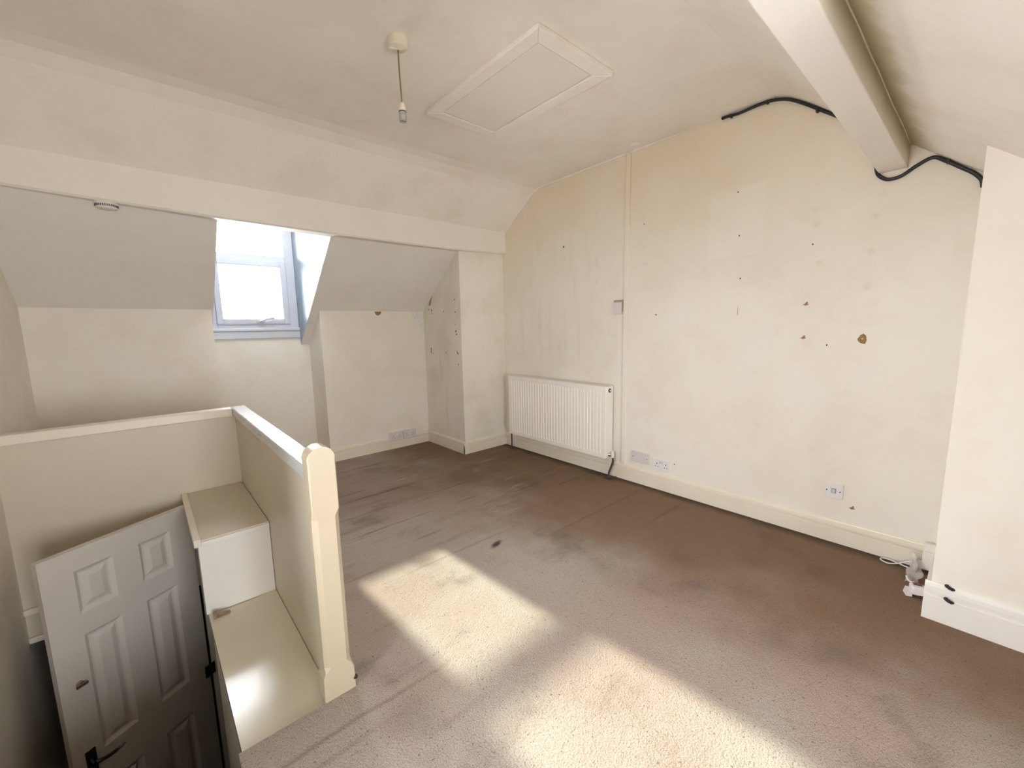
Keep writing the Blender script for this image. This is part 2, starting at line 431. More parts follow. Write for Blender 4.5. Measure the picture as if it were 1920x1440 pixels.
# ------------------------------------------------------------------ setting: ceiling
def ceil_piece(mb, prof, x0, x1, th=.10):
    top = [(y, z + th) for y, z in prof]
    mb.prism(prof + top[::-1], 'x', x0, x1)
main = [(.324, 2.11), (.60, 2.331), (.70, 2.410), (.78, 2.474), (.85, 2.520), (.92, 2.548), (1.02, 2.552), (1.2, 2.550), (1.5, 2.548), (2.0, 2.548), (2.35, 2.548), (2.60, 2.546), (2.80, 2.539), (2.88, 2.524), (2.96, 2.488), (3.06, 2.420), (3.342, 2.220), (3.46, 2.14)]
cm = MB()
xs = [XL, 0.0]
ceil_piece(cm, main, XL, 0.0)
DX0, DX1, DH2 = XL, -1.72, 2.10              # rear dormer, behind the camera
low = [(REAR - .12, rear_slope(REAR - .12)), (.324, 2.11)]
ceil_piece(cm, low, DX1, 0.0)
cm.box(DX0 - .05, DX1 + .05, REAR - .14, .40, DH2, DH2 + .08)
ceiling = struct(cm.build('ceiling', M['ceil']), 'stained cream ceiling, flat in the middle with sloping sides', 'ceiling')
# sloping ceiling above the knee wall, open where the dormer cuts in
sl = MB()
sp = [(3.36, front_slope(3.36)), (4.75, front_slope(4.75))]
ceil_piece(sl, sp, XL, -2.435, .08)
ceil_piece(sl, sp, -1.71, 0.0, .08)
slope = struct(sl.build('ceiling_slope', M['slope']), 'cream sloping ceiling either side of the dormer window', 'ceiling')
# dormer cheeks and lid
HEAD = 2.46
def cheek_poly(): return [(3.40, front_slope(3.40) + .001), (YG + .12, front_slope(YG + .12) + .001), (YG + .12, HEAD), (3.40, HEAD)]
struct(MB().prism(cheek_poly(), 'x', -1.7105, -1.64).build('wall_dormer_cheek', M['cheek']), 'glossy white dormer cheek beside the window, sky tint put into its colour', 'wall')
struct(MB().prism(cheek_poly(), 'x', -2.505, -2.4345).build('wall_dormer_cheek', M['cheek']), 'white dormer cheek hidden behind the grey slope, sky tint put into its colour', 'wall')
struct(MB().box(-2.505, -1.64, 3.40, YG + .14, HEAD, HEAD + .08).build('ceiling_dormer', M['white']), 'small flat ceiling inside the dormer', 'ceiling')

# ------------------------------------------------------------------ purlins
fb = [(XL, 2.030), (-3.0, 2.014), (-2.46, 1.999), (-1.75, 1.990), (-1.07, 1.988), (-.57, 1.992), (0.0, 2.012)]
ft = [(XL, 2.236), (-2.93, 2.236), (-2.14, 2.222), (-.9, 2.216), (0.0, 2.220)]
def lerp(tab, x):
    for (a, b), (c, d) in zip(tab, tab[1:]):
        if a <= x <= c: return b + (d - b) * (x - a) / (c - a)
    return tab[-1][1]
rs = []
for k in range(41):
    x = XL + (0 - XL) * k / 40
    zb = lerp(fb, x); zt = lerp(ft, x) + .03
    rs.append([(x, 3.352, zb), (x, 3.342, zb + .012), (x, 3.342, zt), (x, 3.46, zt), (x, 3.46, zb)])
struct(MB().rings(rs).build('trim_1', M['purl']), 'boxed cream purlin running above the dormer window', 'beam')
# purlin on the rear side, bottom and one side in view
struct(MB().box(XL, 0.0, .326, .433, 2.0, 2.30, .004).build('trim_2', M['purlin_beam']), 'pale boxed beam running across the ceiling to the gable wall', 'beam')

crk = [(XL + (0 - XL) * k / 30, .3245 + random.uniform(-.0025, .0015), 2.1095 + random.uniform(-.002, .002)) for k in range(31)]
struct(MB().tube(spline(crk, 3), .0035, 6).build('trim_4', M['beam']), 'thin line of cracked filler between the beam and the rear slope', 'trim')
# ------------------------------------------------------------------ skirtings
def skirt_prof(h, t): return [(0, 0), (t, 0), (t, h * .65), (t * .80, h * .675), (t * .45, h * .685), (t * .45, h * .715), (t * .84, h * .735), (t * .88, h * .80), (t * .80, h * .90), (t * .45, h * .96), (t * .35, h), (0, h)]
def skirting(name, p0, p1, out, h, t, label, mat=None):
    p0 = Vector(p0); p1 = Vector(p1); o = Vector(out)
    rs = [[(p + o * d + Vector((0, 0, z)))[:] for d, z in skirt_prof(h, t)] for p in (p0, p1)]
    return struct(MB().rings(rs).build(name, mat or M['trim']), label, 'skirting')
H = .128
skirting('baseboard_right', (0, .062, 0), (0, 3.372, 0), (-1, 0, 0), H, .02, 'cream skirting along the gable wall under the radiator')
skirting('baseboard_pier_front', (-.568, 3.39, 0), (-.0, 3.39, 0), (0, -1, 0), H, .018, 'short cream skirting on the front of the corner pier')
skirting('baseboard_pier_side', (-.55, 3.374, 0), (-.55, YW, 0), (-1, 0, 0), H, .018, 'short cream skirting on the side of the corner pier')
skirting('baseboard_back', (-1.633, YW, 0), (-.568, YW, 0), (0, -1, 0), H, .018, 'cream skirting below the double sockets on the knee wall')
skirting('baseboard_chimney_front', (-.48, REAR, 0), (-.48, .078, 0), (-1, 0, 0), .165, .018, 'tall white moulded skirting on the chimney breast', M['white'])
skirting('baseboard_chimney_side', (-.4795, .06, 0), (-.20, .06, 0), (0, 1, 0), .165, .018, 'short return of skirting on the side of the chimney breast', M['white'])

# ------------------------------------------------------------------ window_1 (dormer)
win = empty('window_1', (-2.07, YG, 1.2)); struct(win, 'white plastic dormer window with a top light over a small sash', 'window')
WX0, WX1 = -2.434, -1.711
def frame(mb, x0, x1, z0, z1, y0, y1, wl, wr, wb, wt, bev=.006):
    mb.box(x0, x0 + wl, y0, y1, z0, z1, bev); mb.box(x1 - wr, x1, y0, y1, z0, z1, bev)
    mb.box(x0 + wl - .004, x1 - wr + .004, y0, y1, z0, z0 + wb, bev); mb.box(x0 + wl - .004, x1 - wr + .004, y0, y1, z1 - wt, z1, bev)
f = MB(); frame(f, WX0, WX1, 1.296, HEAD, YG, YG + .07, .062, .085, .055, .06); f.build('outer_frame', M['pvc'], win)
MB().box(WX0 + .058, WX1 - .081, YG - .004, YG + .066, 1.905, 1.968, .006).build('transom', M['pvc'], win)
s_ = empty('sash', (-2.07, YG - .01, 1.35)); s_.parent = win; s_.matrix_parent_inverse = win.matrix_world.inverted()
f = MB(); frame(f, WX0 + .055, WX1 - .078, 1.335, 1.915, YG - .016, YG + .045, .052, .055, .052, .052, .008); f.build('sash_frame', M['pvc'], s_)
MB().box(WX0 + .10, WX1 - .125, YG + .018, YG + .024, 1.38, 1.87).build('pane', M['glass'], s_)
MB().box(WX0 + .058, WX1 - .08, YG + .018, YG + .024, 1.96, HEAD - .055).build('pane', M['glass'], win)
hnd = MB().box(-2.075, -2.005, YG - .026, YG - .014, 1.348, 1.372, .004)
hnd.tube(spline([(-2.045, YG - .03, 1.36), (-2.03, YG - .045, 1.368), (-1.99, YG - .05, 1.385), (-1.93, YG - .05, 1.388)], 5), [.011] * 8 + [.008] * 8, 8)
hnd.build('handle', M['pvc'], s_)
MB().tube([(-2.0, YG - .052, 1.3925), (-1.93, YG - .051, 1.3965)], .003, 6).build('handle_edge', M['steel'], s_)
sb = MB().box(WX0, WX1, YG - .035, YG + .06, 1.272, 1.302, .008); sb.box(WX0, WX1, YG - .022, YG + .05, 1.205, 1.275, .006)
sb.build('sill', M['pvc'], win)
portal('window_portal', ((WX0 + WX1) / 2, YG + .16, (1.30 + HEAD) / 2), WX1 - WX0, HEAD - 1.30, (0, -1, 0))

# ------------------------------------------------------------------ fill_window_side (side window added for fill light, behind the camera)
w2 = empty('fill_window_side', (XL - .08, (RY0_ + RY1_) / 2, RZA)); struct(w2, 'wide white window added in the side wall behind the camera to light the room', 'window')
f = MB(); ym = (RY0_ + RY1_) / 2
for (ya, yb, za, zb_) in ((RY0_, RY0_ + .05, RZA, RZB), (RY1_ - .05, RY1_, RZA, RZB), (ym - .03, ym + .03, RZA, RZB), (RY0_ + .046, RY1_ - .046, RZA, RZA + .05), (RY0_ + .046, RY1_ - .046, RZB - .05, RZB)):
    f.box(XL - .14, XL - .08, ya, yb, za, zb_, .005)
f.build('outer_frame', M['pvc'], w2)
for ya, yb in ((RY0_ + .048, ym - .028), (ym + .028, RY1_ - .048)): MB().box(XL - .113, XL - .107, ya, yb, RZA + .048, RZB - .048).build('pane', M['glass'], w2)
w3 = empty('fill_window_rear', ((BX0 + BX1) / 2, REAR - .08, BZA)); struct(w3, 'wide white window added in the rear wall behind the camera to light the room', 'window')  # unseen rear window, added to brighten the room
xm = (BX0 + BX1) / 2
f = MB(); frame(f, BX0, BX1, BZA, BZB, REAR - .10, REAR - .04, .05, .05, .05, .05); f.box(xm - .03, xm + .03, REAR - .10, REAR - .04, BZA + .05, BZB - .05, .005)
f.build('outer_frame', M['pvc'], w3)
for xa, xb in ((BX0 + .048, xm - .028), (xm + .028, BX1 - .048)): MB().box(xa, xb, REAR - .073, REAR - .067, BZA + .048, BZB - .048).build('pane', M['glass'], w3)
portal('rear_portal', (xm, REAR - .16, (BZA + BZB) / 2), BX1 - BX0, BZB - BZA, (0, 1, 0))
portal('side_portal', (XL - .20, ym, (RZA + RZB) / 2), RY1_ - RY0_, RZB - RZA, (1, 0, 0))

# ------------------------------------------------------------------ stairwell: enclosure below the floor
for nm, bx_, lb in (('wall_stairwell_base', (XL, -2.30, 1.0, 4.5, -2.2, -2.06), 'dark landing at the foot of the stairs'),
                    ('wall_stairwell_right', (-2.36, -2.30, 1.0, 4.5, -2.06, -.22), 'dark side of the space under the floor'),
                    ('wall_stairwell_end', (XL, -2.36, 4.4, 4.5, -2.06, -.22), 'dark end wall of the lower passage'),
                    ('wall_stairwell_front', (XL, -2.36, .92, 1.0, -2.06, -.22), 'dark wall behind the stairs')):
    struct(MB().box(*bx_).build(nm, M['stairdark']), lb, 'wall')
sw = empty('staircase', (-3.13, 1.3, -2.05), 'steep carpeted stairs dropping into the dark stairwell', 'stairs')
for k in range(6):
    y0 = 1.30 + .15 * k; z = -.2 * (k + 1)
    MB().box(XL + .003, -2.803, y0 - (.2 if k else .0), y0 + .16, z - .04, z - .005, .008).build('tread', M['stairdark'], sw)
    MB().box(XL + .003, -2.803, y0 - .015, y0 + .005, z - .005, z + .155).build('riser', M['stairdark'], sw)

# ------------------------------------------------------------------ balustrade: two half walls, rails, newel
bal = empty('stair_balustrade', (-2.485, 2.2, 0), 'cream boarded half wall with capping rail around the stairwell', 'balustrade')
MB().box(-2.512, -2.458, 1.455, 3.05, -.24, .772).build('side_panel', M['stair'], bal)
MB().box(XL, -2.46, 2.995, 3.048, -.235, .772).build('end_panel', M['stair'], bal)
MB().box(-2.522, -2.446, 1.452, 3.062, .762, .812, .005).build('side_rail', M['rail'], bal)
MB().box(XL, -2.5225, 2.984, 3.06, .762, .812, .005).build('end_rail', M['trim'], bal)
mo = MB().box(XL, XL + .30, 2.970, 2.994, -.085, -.055, .006); mo.build('nosing_moulding', M['trim'], bal)
MB().box(XL, XL + .30, 2.976, 2.994, -.235, -.205, .006).build('nosing_moulding', M['trim'], bal)
# newel: rounded head, stop-chamfered shaft
nx0, nx1, ny0, ny1 = -2.537, -2.450, 1.388, 1.452
cxn = (nx0 + nx1) / 2; hw = (nx1 - nx0) / 2
nw = MB()
def nring(z, half, c):
    a, b = cxn - half, cxn + half
    return [(a + c, ny0, z), (b - c, ny0, z), (b, ny0 + c, z), (b, ny1 - c, z), (b - c, ny1, z), (a + c, ny1, z), (a, ny1 - c, z), (a, ny0 + c, z)]
rr = [nring(0.0, hw + .010, .003), nring(.085, hw + .008, .003), nring(.105, hw, .003), nring(.12, hw, .016), nring(.655, hw, .016), nring(.68, hw, .003), nring(.852, hw, .004)]
for k in range(1, 11):
    a = math.pi / 2 * k / 10.5
    rr.append(nring(.852 + .045 * math.sin(a), hw * math.cos(a) + .002, .0035 * math.cos(a)))
nw.rings(rr); nw.build('newel_post', M['newel'], bal)
MB().lathe([(.009, 0), (.006, .006)], (-2.4405, 1.392, .035), (.6, -1, 0), 10).build('knot_hole', M['dark'], bal)

# boxed ledge over the lower door
bx = empty('stair_boxing', (-2.65, 2.2, -1.0), 'cream boxed bulkhead and glossy ledge inside the stairwell', 'boxing')
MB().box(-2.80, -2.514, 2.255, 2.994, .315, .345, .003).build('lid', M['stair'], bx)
MB().box(-2.812, -2.786, 2.245, 2.994, .318, .352, .003).build('lid_trim', M['trim'], bx)
MB().box(-2.797, -2.514, 2.262, 2.282, -.02, .316).build('front_board', M['white'], bx)
MB().box(-2.786, -2.514, 2.247, 2.262, .318, .338, .002).build('front_bead', M['white'], bx)
lgx = [-2.790 + .276 * k / 60 for k in range(61)]     # slightly cupped old board
lgp = [(x, -.024 + .30 * (x + 2.65) ** 2) for x in lgx]
lg = MB().prism([(-2.790, -.055)] + lgp + [(-2.514, -.055)], 'y', 1.391, 2.30)
lg.build('ledge', M['ledge'], bx)
MB().box(-2.786, -2.766, 1.40, 2.20, -2.05, -.05).build('side_board', M['white'], bx)
MB().box(-2.780, -2.70, 2.842, 2.92, -2.05, .315).build('hinge_jamb', M['white'], bx)
MB().box(-2.780, -2.70, 2.20, 2.26, -2.05, -.05).build('latch_jamb', M['white'], bx)
bolt = MB(); bolt.rings([[(x, 2.214 - wd, -.0195), (x, 2.214 + wd, -.0195), (x, 2.214 + wd, h), (x, 2.214 - wd, h)] for x, wd, h in ((-2.777, .012, .004), (-2.765, .0125, .0065), (-2.752, .006, .002), (-2.722, .0035, -.007), (-2.712, .002, -.010))])
tag(bolt.build('door_bolt', M['metalthing']), 'small tarnished metal bolt lying on the glossy ledge', 'bolt')

# ------------------------------------------------------------------ door_1 : six panels, ajar
DW, DH, DT = .607, 1.96, .036
hinge = Vector((-2.793, 2.827, .33)); e = Vector((-.86285, -.50546, 0)); nn = Vector((.50546, -.86285, 0))   # e: hinge to free edge, nn: towards the camera side
door = empty('door_1', (hinge.x, hinge.y, hinge.z - DH)); struct(door, 'white six panel door standing ajar in the stairwell', 'door')
def D(u, z, d): return (hinge + e * u + nn * d + Vector((0, 0, z)))[:]      # z measured down from the top, d towards the room
def dbox(mb, u0, u1, z0, z1, d0, d1):
    vs = [D(u, z, d) for d in (d0, d1) for u, z in ((u0, z0), (u1, z0), (u1, z1), (u0, z1))]
    mb.add(vs, [(3, 2, 1, 0), (4, 5, 6, 7), (0, 1, 5, 4), (1, 2, 6, 5), (2, 3, 7, 6), (3, 0, 4, 7)])
cols = ((.108, .250), (.356, .498)); rows = ((-.30, -.095), (-.985, -.402), (-1.74, -1.175))
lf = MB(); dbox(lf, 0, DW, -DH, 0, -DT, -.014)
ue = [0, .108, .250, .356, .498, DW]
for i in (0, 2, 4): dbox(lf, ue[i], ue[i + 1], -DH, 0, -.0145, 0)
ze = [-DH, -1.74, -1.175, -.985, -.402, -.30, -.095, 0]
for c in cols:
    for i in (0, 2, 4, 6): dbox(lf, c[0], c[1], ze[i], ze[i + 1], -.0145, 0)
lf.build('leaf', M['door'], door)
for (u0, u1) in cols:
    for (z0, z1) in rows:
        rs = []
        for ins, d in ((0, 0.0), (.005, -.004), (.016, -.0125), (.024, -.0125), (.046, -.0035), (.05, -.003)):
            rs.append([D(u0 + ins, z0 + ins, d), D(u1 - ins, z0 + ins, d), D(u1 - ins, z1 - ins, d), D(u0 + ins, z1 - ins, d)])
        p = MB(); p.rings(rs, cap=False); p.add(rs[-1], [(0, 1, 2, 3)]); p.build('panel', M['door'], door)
hd = empty('lever_handle', D(.546, -.99, 0)); hd.parent = door; hd.matrix_parent_inverse = door.matrix_world.inverted()
p = MB(); dbox(p, .528, .565, -1.07, -.945, 0, .006); p.build('backplate', M['steel'], hd)
p = MB(); p.tube([D(.547, -.995, .005), D(.547, -.995, .035)], .010, 12)
p.tube(spline([D(.549, -.995, .04), D(.53, -.998, .042), D(.50, -1.008, .042), D(.46, -1.008, .042), D(.44, -1.000, .042)], 5), [.0095] * 6 + [.008] * 8 + [.006] * 7, 10); p.build('lever', M['steel'], hd)
tt = empty('thumb_turn', D(.54, -.61, 0)); tt.parent = door; tt.matrix_parent_inverse = door.matrix_world.inverted()
MB().lathe([(.014, 0), (.014, .004), (.010, .006), (.010, .014)], D(.54, -.611, 0), nn, 18).build('turn_rose', M['bronze'], tt)
p = MB(); dbox(p, .519, .561, -.619, -.603, .013, .022); p.build('turn_knob', M['bronze'], tt, .003)
hg = empty('hinge', D(0, -1.0, 0)); hg.parent = door; hg.matrix_parent_inverse = door.matrix_world.inverted()
p = MB(); dbox(p, .000, .026, -1.045, -.975, .0, .003); p.build('leaf_plate', M['black'], hg)
MB().tube([D(-.004, -1.045, .006), D(-.004, -.972, .006)], .006, 10).build('pin', M['chrome'], hg)
p = MB(); dbox(p, -.030, -.006, -1.045, -.975, .0, .003); p.build('jamb_plate', M['chrome'], hg)

# ------------------------------------------------------------------ radiator
RX, RY0, RY1, RZ0, RZ1 = -.115, 1.997, 3.205, .172, .770
rad = empty('radiator', (-.07, 2.6, .1), 'cream ribbed panel radiator on the gable wall', 'radiator')
pf = MB()
npitch = 33; rib0, rib1 = RY0 + .035, RY1 - .035; pitch = (rib1 - rib0) / npitch
prof = [(RY0, 0), (RY0 + .004, .004), (rib0 - .004, .004)]
for k in range(npitch):
    a = rib0 + k * pitch
    prof += [(a + pitch * .05, .004), (a + pitch * .16, -.006), (a + pitch * .38, -.006), (a + pitch * .52, .004), (a + pitch * .95, .004)]
prof += [(rib1 + .004, .004), (RY1 - .004, .004), (RY1, 0)]
def prow(z, k): return [(RX - (d if d > 0 else (d if k else .004)) + (0 if True else 0), y, z) for y, d in prof]
rows_ = []
for z, k in ((RZ0, 0), (RZ0 + .004, 0), (RZ0 + .034, 0), (RZ0 + .044, 1), (RZ1 - .048, 1), (RZ1 - .038, 0), (RZ1 - .004, 0), (RZ1, 0)):
    rows_.append([(RX - ((d if d > 0 else d) if k else max(d, 0) if d >= 0 else .004), y, z) for y, d in prof])
pf.rings(rows_, cap=False, closed=False)
pf.build('front_panel', M['rad'], rad)
MB().box(RX + .0005, RX + .010, RY0 + .002, RY1 - .002, RZ0 + .003, RZ1 - .004).build('front_backing', M['rad'], rad)
MB().box(-.036, -.026, RY0 + .004, RY1 - .004, RZ0, RZ1).build('rear_panel', M['rad'], rad)
MB().box(RX + .002, -.026, RY0 - .004, RY0 + .004, RZ0 + .004, RZ1 + .002, .002).build('side_cover', M['rad'], rad)
MB().box(RX + .002, -.026, RY1 - .004, RY1 + .004, RZ0 + .004, RZ1 + .002, .002).build('side_cover', M['rad'], rad)
g = MB(); g.box(RX + .002, RX + .010, RY0, RY1, RZ1 - .001, RZ1 + .003); g.box(-.036, -.026, RY0, RY1, RZ1 - .001, RZ1 + .003)
for k in range(60):
    y = RY0 + .01 + k * (RY1 - RY0 - .02) / 59
    g.box(RX + .010, -.036, y - .004, y + .004, RZ1 - .002, RZ1 + .001)
g.build('top_grille', M['rad'], rad)
MB().box(RX + .012, -.038, RY0 + .01, RY1 - .01, RZ0 + .02, RZ1 - .02).build('convector_fins', M['rad'], rad)
bp = MB().lathe([(.0165, 0), (.0165, .005), (.012, .006)], (-.075, RY0 - .004, RZ1 - .032), (0, -1, 0), 20); bo = bp.build('blanking_plug', M['black'], rad)
MB().lathe([(.009, 0), (.007, .004)], (-.075, RY0 - .009, RZ1 - .032), (0, -1, 0), 14).build('bleed_screw', M['plastic'], bo)
v = MB(); v.lathe([(.017, 0), (.017, .008), (.011, .009), (.011, .028)], (-.072, RY0 - .004, RZ0 + .026), (0, -1, 0), 18); v.build('valve_union', M['chrome'], rad)
v = MB(); v.lathe([(.012, -.012), (.013, .0), (.013, .02), (.009, .022), (.009, .038), (.006, .042)], (-.072, RY0 - .040, RZ0 + .020), (0, 0, 1), 16); v.build('valve_cap', M['plastic'], rad)
v = MB(); v.tube(spline([(-.072, RY0 - .040, RZ0 + .012), (-.072, RY0 - .042, RZ0 - .03), (-.075, RY0 - .022, RZ0 - .09), (-.082, RY0 - .012, RZ0 - .13), (-.082, RY0 - .014, .002)], 6), .0085, 10); v.build('supply_pipe', M['pipe'], rad)
v = MB(); v.box(-.118, -.052, RY0 - .040, RY0 + .012, .0, .008, .003); v.box(-.105, -.03, RY0 - .055, RY0 - .035, .0, .010, .003); v.build('pipe_collar', M['pipe'], rad)
v = MB(); v.tube([(-.07, RY1 + .018, .002), (-.07, RY1 + .018, RZ0 + .055)], .0075, 10); v.lathe([(.011, 0), (.011, .03)], (-.07, RY1 + .018, RZ0 + .03), (0, 0, 1), 12)
v.build('return_pipe', M['pipe'], rad)
MB().box(-.100, -.045, RY1 - .004, RY1 + .045, .0, .007, .002).build('pipe_collar', M['pipe'], rad)

# ------------------------------------------------------------------ trunking strip on the gable wall and coving bead
tr = MB(); tr.box(-.017, 0, 1.876, 1.914, .128, 2.546, .003)
tag(tr.build('cable_trunking', M['gable']), 'narrow cream cable trunking rising up the gable wall beside the radiator', 'trunking')
bead = [(-.004, 3.335, 2.222), (-.004, 3.20, 2.318), (-.004, 3.055, 2.421), (-.004, 2.96, 2.485), (-.004, 2.88, 2.521), (-.004, 2.80, 2.534), (-.004, 2.53, 2.539), (-.004, 1.91, 2.545), (-.004, 1.48, 2.551), (-.004, 1.217, 2.555)]
struct(MB().tube(spline(bead, 5), .007, 8).build('trim_3', M['beam']), 'thin pale bead along the top of the gable wall', 'trim')

# ------------------------------------------------------------------ black cable along the ceiling line
cab = empty('cable', (-.012, .6, 2.3), 'black cable looping along the top of the gable wall under the beam', 'cable')
pts = [(-.010, 1.222, 2.5395), (-.012, 1.19, 2.5395), (-.012, 1.12, 2.534), (-.012, 1.02, 2.540), (-.012, .937, 2.536), (-.012, .855, 2.509), (-.012, .776, 2.456), (-.012, .70, 2.397), (-.012, .60, 2.318), (-.012, .50, 2.23), (-.012, .452, 2.14), (-.012, .446, 2.05), (-.012, .436, 2.000), (-.012, .415, 1.974), (-.012, .388, 1.961), (-.012, .345, 1.966), (-.012, .292, 1.999), (-.012, .239, 2.020), (-.012, .195, 1.992), (-.012, .132, 1.940), (-.012, .10, 1.912), (-.012, .076, 1.880), (-.012, .068, 1.845)]
MB().tube(spline(pts, 6), .0085, 10).build('sheath', M['black'], cab)
for (y, z) in ((1.165, 2.530), (.965, 2.533), (.715, 2.395), (.187, 1.983)):
    MB().box(-.024, -.0005, y - .006, y + .006, z - .006, z + .012, .002).build('cable_clip', M['black'], cab)

# ------------------------------------------------------------------ ceiling pendant
CZ = 2.548
pend = empty('ceiling_pendant', (-1.897, 1.852, CZ), 'bare pendant lamp holder hanging on a brown flex', 'pendant light')
px, py = -1.897, 1.852
MB().lathe([(.0435, 0), (.0435, .012), (.041, .034), (.036, .040), (.010, .043), (.008, .047)], (px, py, CZ), (0, 0, -1), 32).build('ceiling_rose', M['rose'], pend)
MB().tube(spline([(px, py, CZ - .045), (px + .001, py, CZ - .14), (px + .006, py - .001, CZ - .268)], 6), .0036, 8).build('flex', M['flex'], pend)
MB().lathe([(.006, 0), (.010, -.006), (.0155, -.022), (.0165, -.036)], (px + .006, py - .001, CZ - .262), (0, 0, 1), 20).build('cap', M['rose'], pend)
MB().lathe([(.017, 0), (.017, .004)], (px + .006, py - .001, CZ - .303), (0, 0, 1), 20).build('joint_ring', M['black'], pend)
MB().lathe([(.0165, 0), (.0165, -.040), (.0145, -.040), (.0135, -.012)], (px + .006, py - .001, CZ - .302), (0, 0, 1), 20).build('lamp_socket', M['socketgrey'], pend)

# ------------------------------------------------------------------ loft hatch
ht = empty('loft_hatch', (-1.22, 1.84, CZ), 'painted loft hatch with mitred timber surround in the flat ceiling', 'hatch')
hx0, hx1, hy0, hy1 = -1.422, -1.030, 1.444, 2.240
ox0, ox1, oy0, oy1 = -1.490, -.955, 1.374, 2.312
zb, zt = 2.524, 2.5475
def mitre(a, b, c, d): return MB().prism([a, b, c, d], 'z', zb, zt)
mitre((ox0, oy0), (hx0, hy0), (hx0, hy1), (ox0, oy1)).build('surround_board', M['ceil'], ht, .003)
mitre((ox1, oy0), (hx1, hy0), (hx1, hy1), (ox1, oy1)).build('surround_board', M['ceil'], ht, .003)
mitre((ox0, oy0), (ox1, oy0), (hx1, hy0), (hx0, hy0)).build('surround_board', M['ceil'], ht, .003)
mitre((ox0, oy1), (ox1, oy1), (hx1, hy1), (hx0, hy1)).build('surround_board', M['ceil'], ht, .003)
MB().box(hx0 + .002, hx1 - .014, hy0 + .002, hy1 - .014, 2.5255, 2.5475).build('hatch_panel', M['purl'], ht)
MB().box(hx0, hx1, hy0, hy1, 2.543, 2.5475).build('shadow_gap', M['dark'], ht)

# ------------------------------------------------------------------ smoke alarm on the slope
sa = empty('smoke_alarm', (-2.965, 3.452, 1.96), 'round white smoke alarm on the underside of the boxed purlin', 'smoke alarm')
ax = Vector((0, 0, -1)); sac = Vector((-2.960, 3.400, 2.014))
MB().lathe([(.053, 0), (.053, .006), (.050, .010), (.049, .026), (.042, .034), (.02, .036)], sac, ax, 40).build('housing', M['plastic'], sa)
a_ = ax.orthogonal().normalized(); a_ = Vector((1, 0, 0)); b_ = ax.cross(a_).normalized()
for k in range(40):
    th = 2 * math.pi * k / 40
    d = a_ * math.cos(th) + b_ * math.sin(th); t_ = ax.cross(d)
    c = sac + d * .0495 + ax * .018
    vs = [(c + t_ * s1 * .0018 + ax * s2 * .0062 + d * s3 * .0012)[:] for s3 in (-1, 1) for s1, s2 in ((-1, -1), (1, -1), (1, 1), (-1, 1))]
    MB().add(vs, [(3, 2, 1, 0), (4, 5, 6, 7), (0, 1, 5, 4), (1, 2, 6, 5), (2, 3, 7, 6), (3, 0, 4, 7)]).build('vent_slot', M['dark'], sa)

# ------------------------------------------------------------------ electrical plates on the gable wall (x = 0, facing -x)
def gbox(mb, y0, y1, z0, z1, d0, d1, bev=0): return mb.box(-d1, -d0, y0, y1, z0, z1, bev)
so = empty('double_socket', (0, 1.56, .196), 'white switched double socket just above the gable wall skirting', 'socket')
gbox(MB(), 1.486, 1.633, .150, .238, 0, .010, .003).build('plate', M['plastic'], so)
for cy in (1.596, 1.522):
    gbox(MB(), cy - .003, cy + .003, .198, .209, .0095, .0108).build('earth_slot', M['dark'], so)
    gbox(MB(), cy + .008, cy + .015, .178, .183, .0095, .0108).build('pin_slot', M['dark'], so)
    gbox(MB(), cy - .015, cy - .008, .178, .183, .0095, .0108).build('pin_slot', M['dark'], so)
for cy in (1.568, 1.550):
    gbox(MB(), cy - .006, cy + .006, .206, .226, .009, .0145, .002).build('rocker', M['pvc'], so)
pl = empty('blanking_plate', (0, 1.74, .215), 'plain lilac grey blanking plate beside the double socket', 'wall plate')
gbox(MB(), 1.662, 1.822, .172, .260, 0, .012, .003).build('plate', M['lilac'], pl)
for cy in (1.682, 1.802): MB().lathe([(.0035, 0), (.0035, .0012)], (-.012, cy, .214), (-1, 0, 0), 10).build('screw', M['dark'], pl)
fs = empty('fused_switch', (0, .499, .302), 'square switch plate low on the gable wall near the chimney breast', 'switch')
gbox(MB(), .455, .543, .258, .346, 0, .010, .003).build('plate', M['plastic'], fs)
gbox(MB(), .4875, .5105, .288, .316, .0085, .0112, .002).build('switch_surround', M['hole2'], fs)
gbox(MB(), .490, .508, .291, .313, .010, .016, .002).build('rocker', M['pvc'], fs)
for cy in (.469, .531): MB().lathe([(.0035, 0), (.0035, .0012)], (-.010, cy, .302), (-1, 0, 0), 10).build('screw', M['dark'], fs)
tb = empty('wall_control_box', (0, 1.97, 1.405), 'small square blank control box beside the vertical trunking', 'control box')
gbox(MB(), 1.928, 2.008, 1.372, 1.464, 0, .012).build('backing', M['cardedge'], tb)
gbox(MB(), 1.931, 2.012, 1.352, 1.445, .004, .026, .004).build('cover', M['lilac'], tb)

# double sockets on the knee wall (y = YW, facing -y)
def knee_socket(x0, x1, label):
    o = empty('double_socket', ((x0 + x1) / 2, YW, .13), label, 'socket', 'paired double sockets on the knee wall')
    MB().box(x0 + .002, x1 - .002, YW - .030, YW, .094, .178, .003).build('back_box', M['plastic'], o)
    MB().box(x0, x1, YW - .038, YW - .029, .091, .180, .003).build('plate', M['lilac'], o)
    for c in ((x0 + x1) / 2 - .037, (x0 + x1) / 2 + .037):
        for (dx, dz, sx, sz) in ((0, .012, .003, .006), (-.011, -.008, .004, .0025), (.011, -.008, .004, .0025)):
            MB().box(c + dx - sx, c + dx + sx, YW - .0388, YW - .037, .130 + dz - sz, .130 + dz + sz).build('pin_slot', M['hole2'], o)
    for c in (-.009, .009):
        xx = (x0 + x1) / 2 + c
        MB().box(xx - .006, xx + .006, YW - .042, YW - .037, .150, .168, .002).build('rocker', M['plastic'], o)
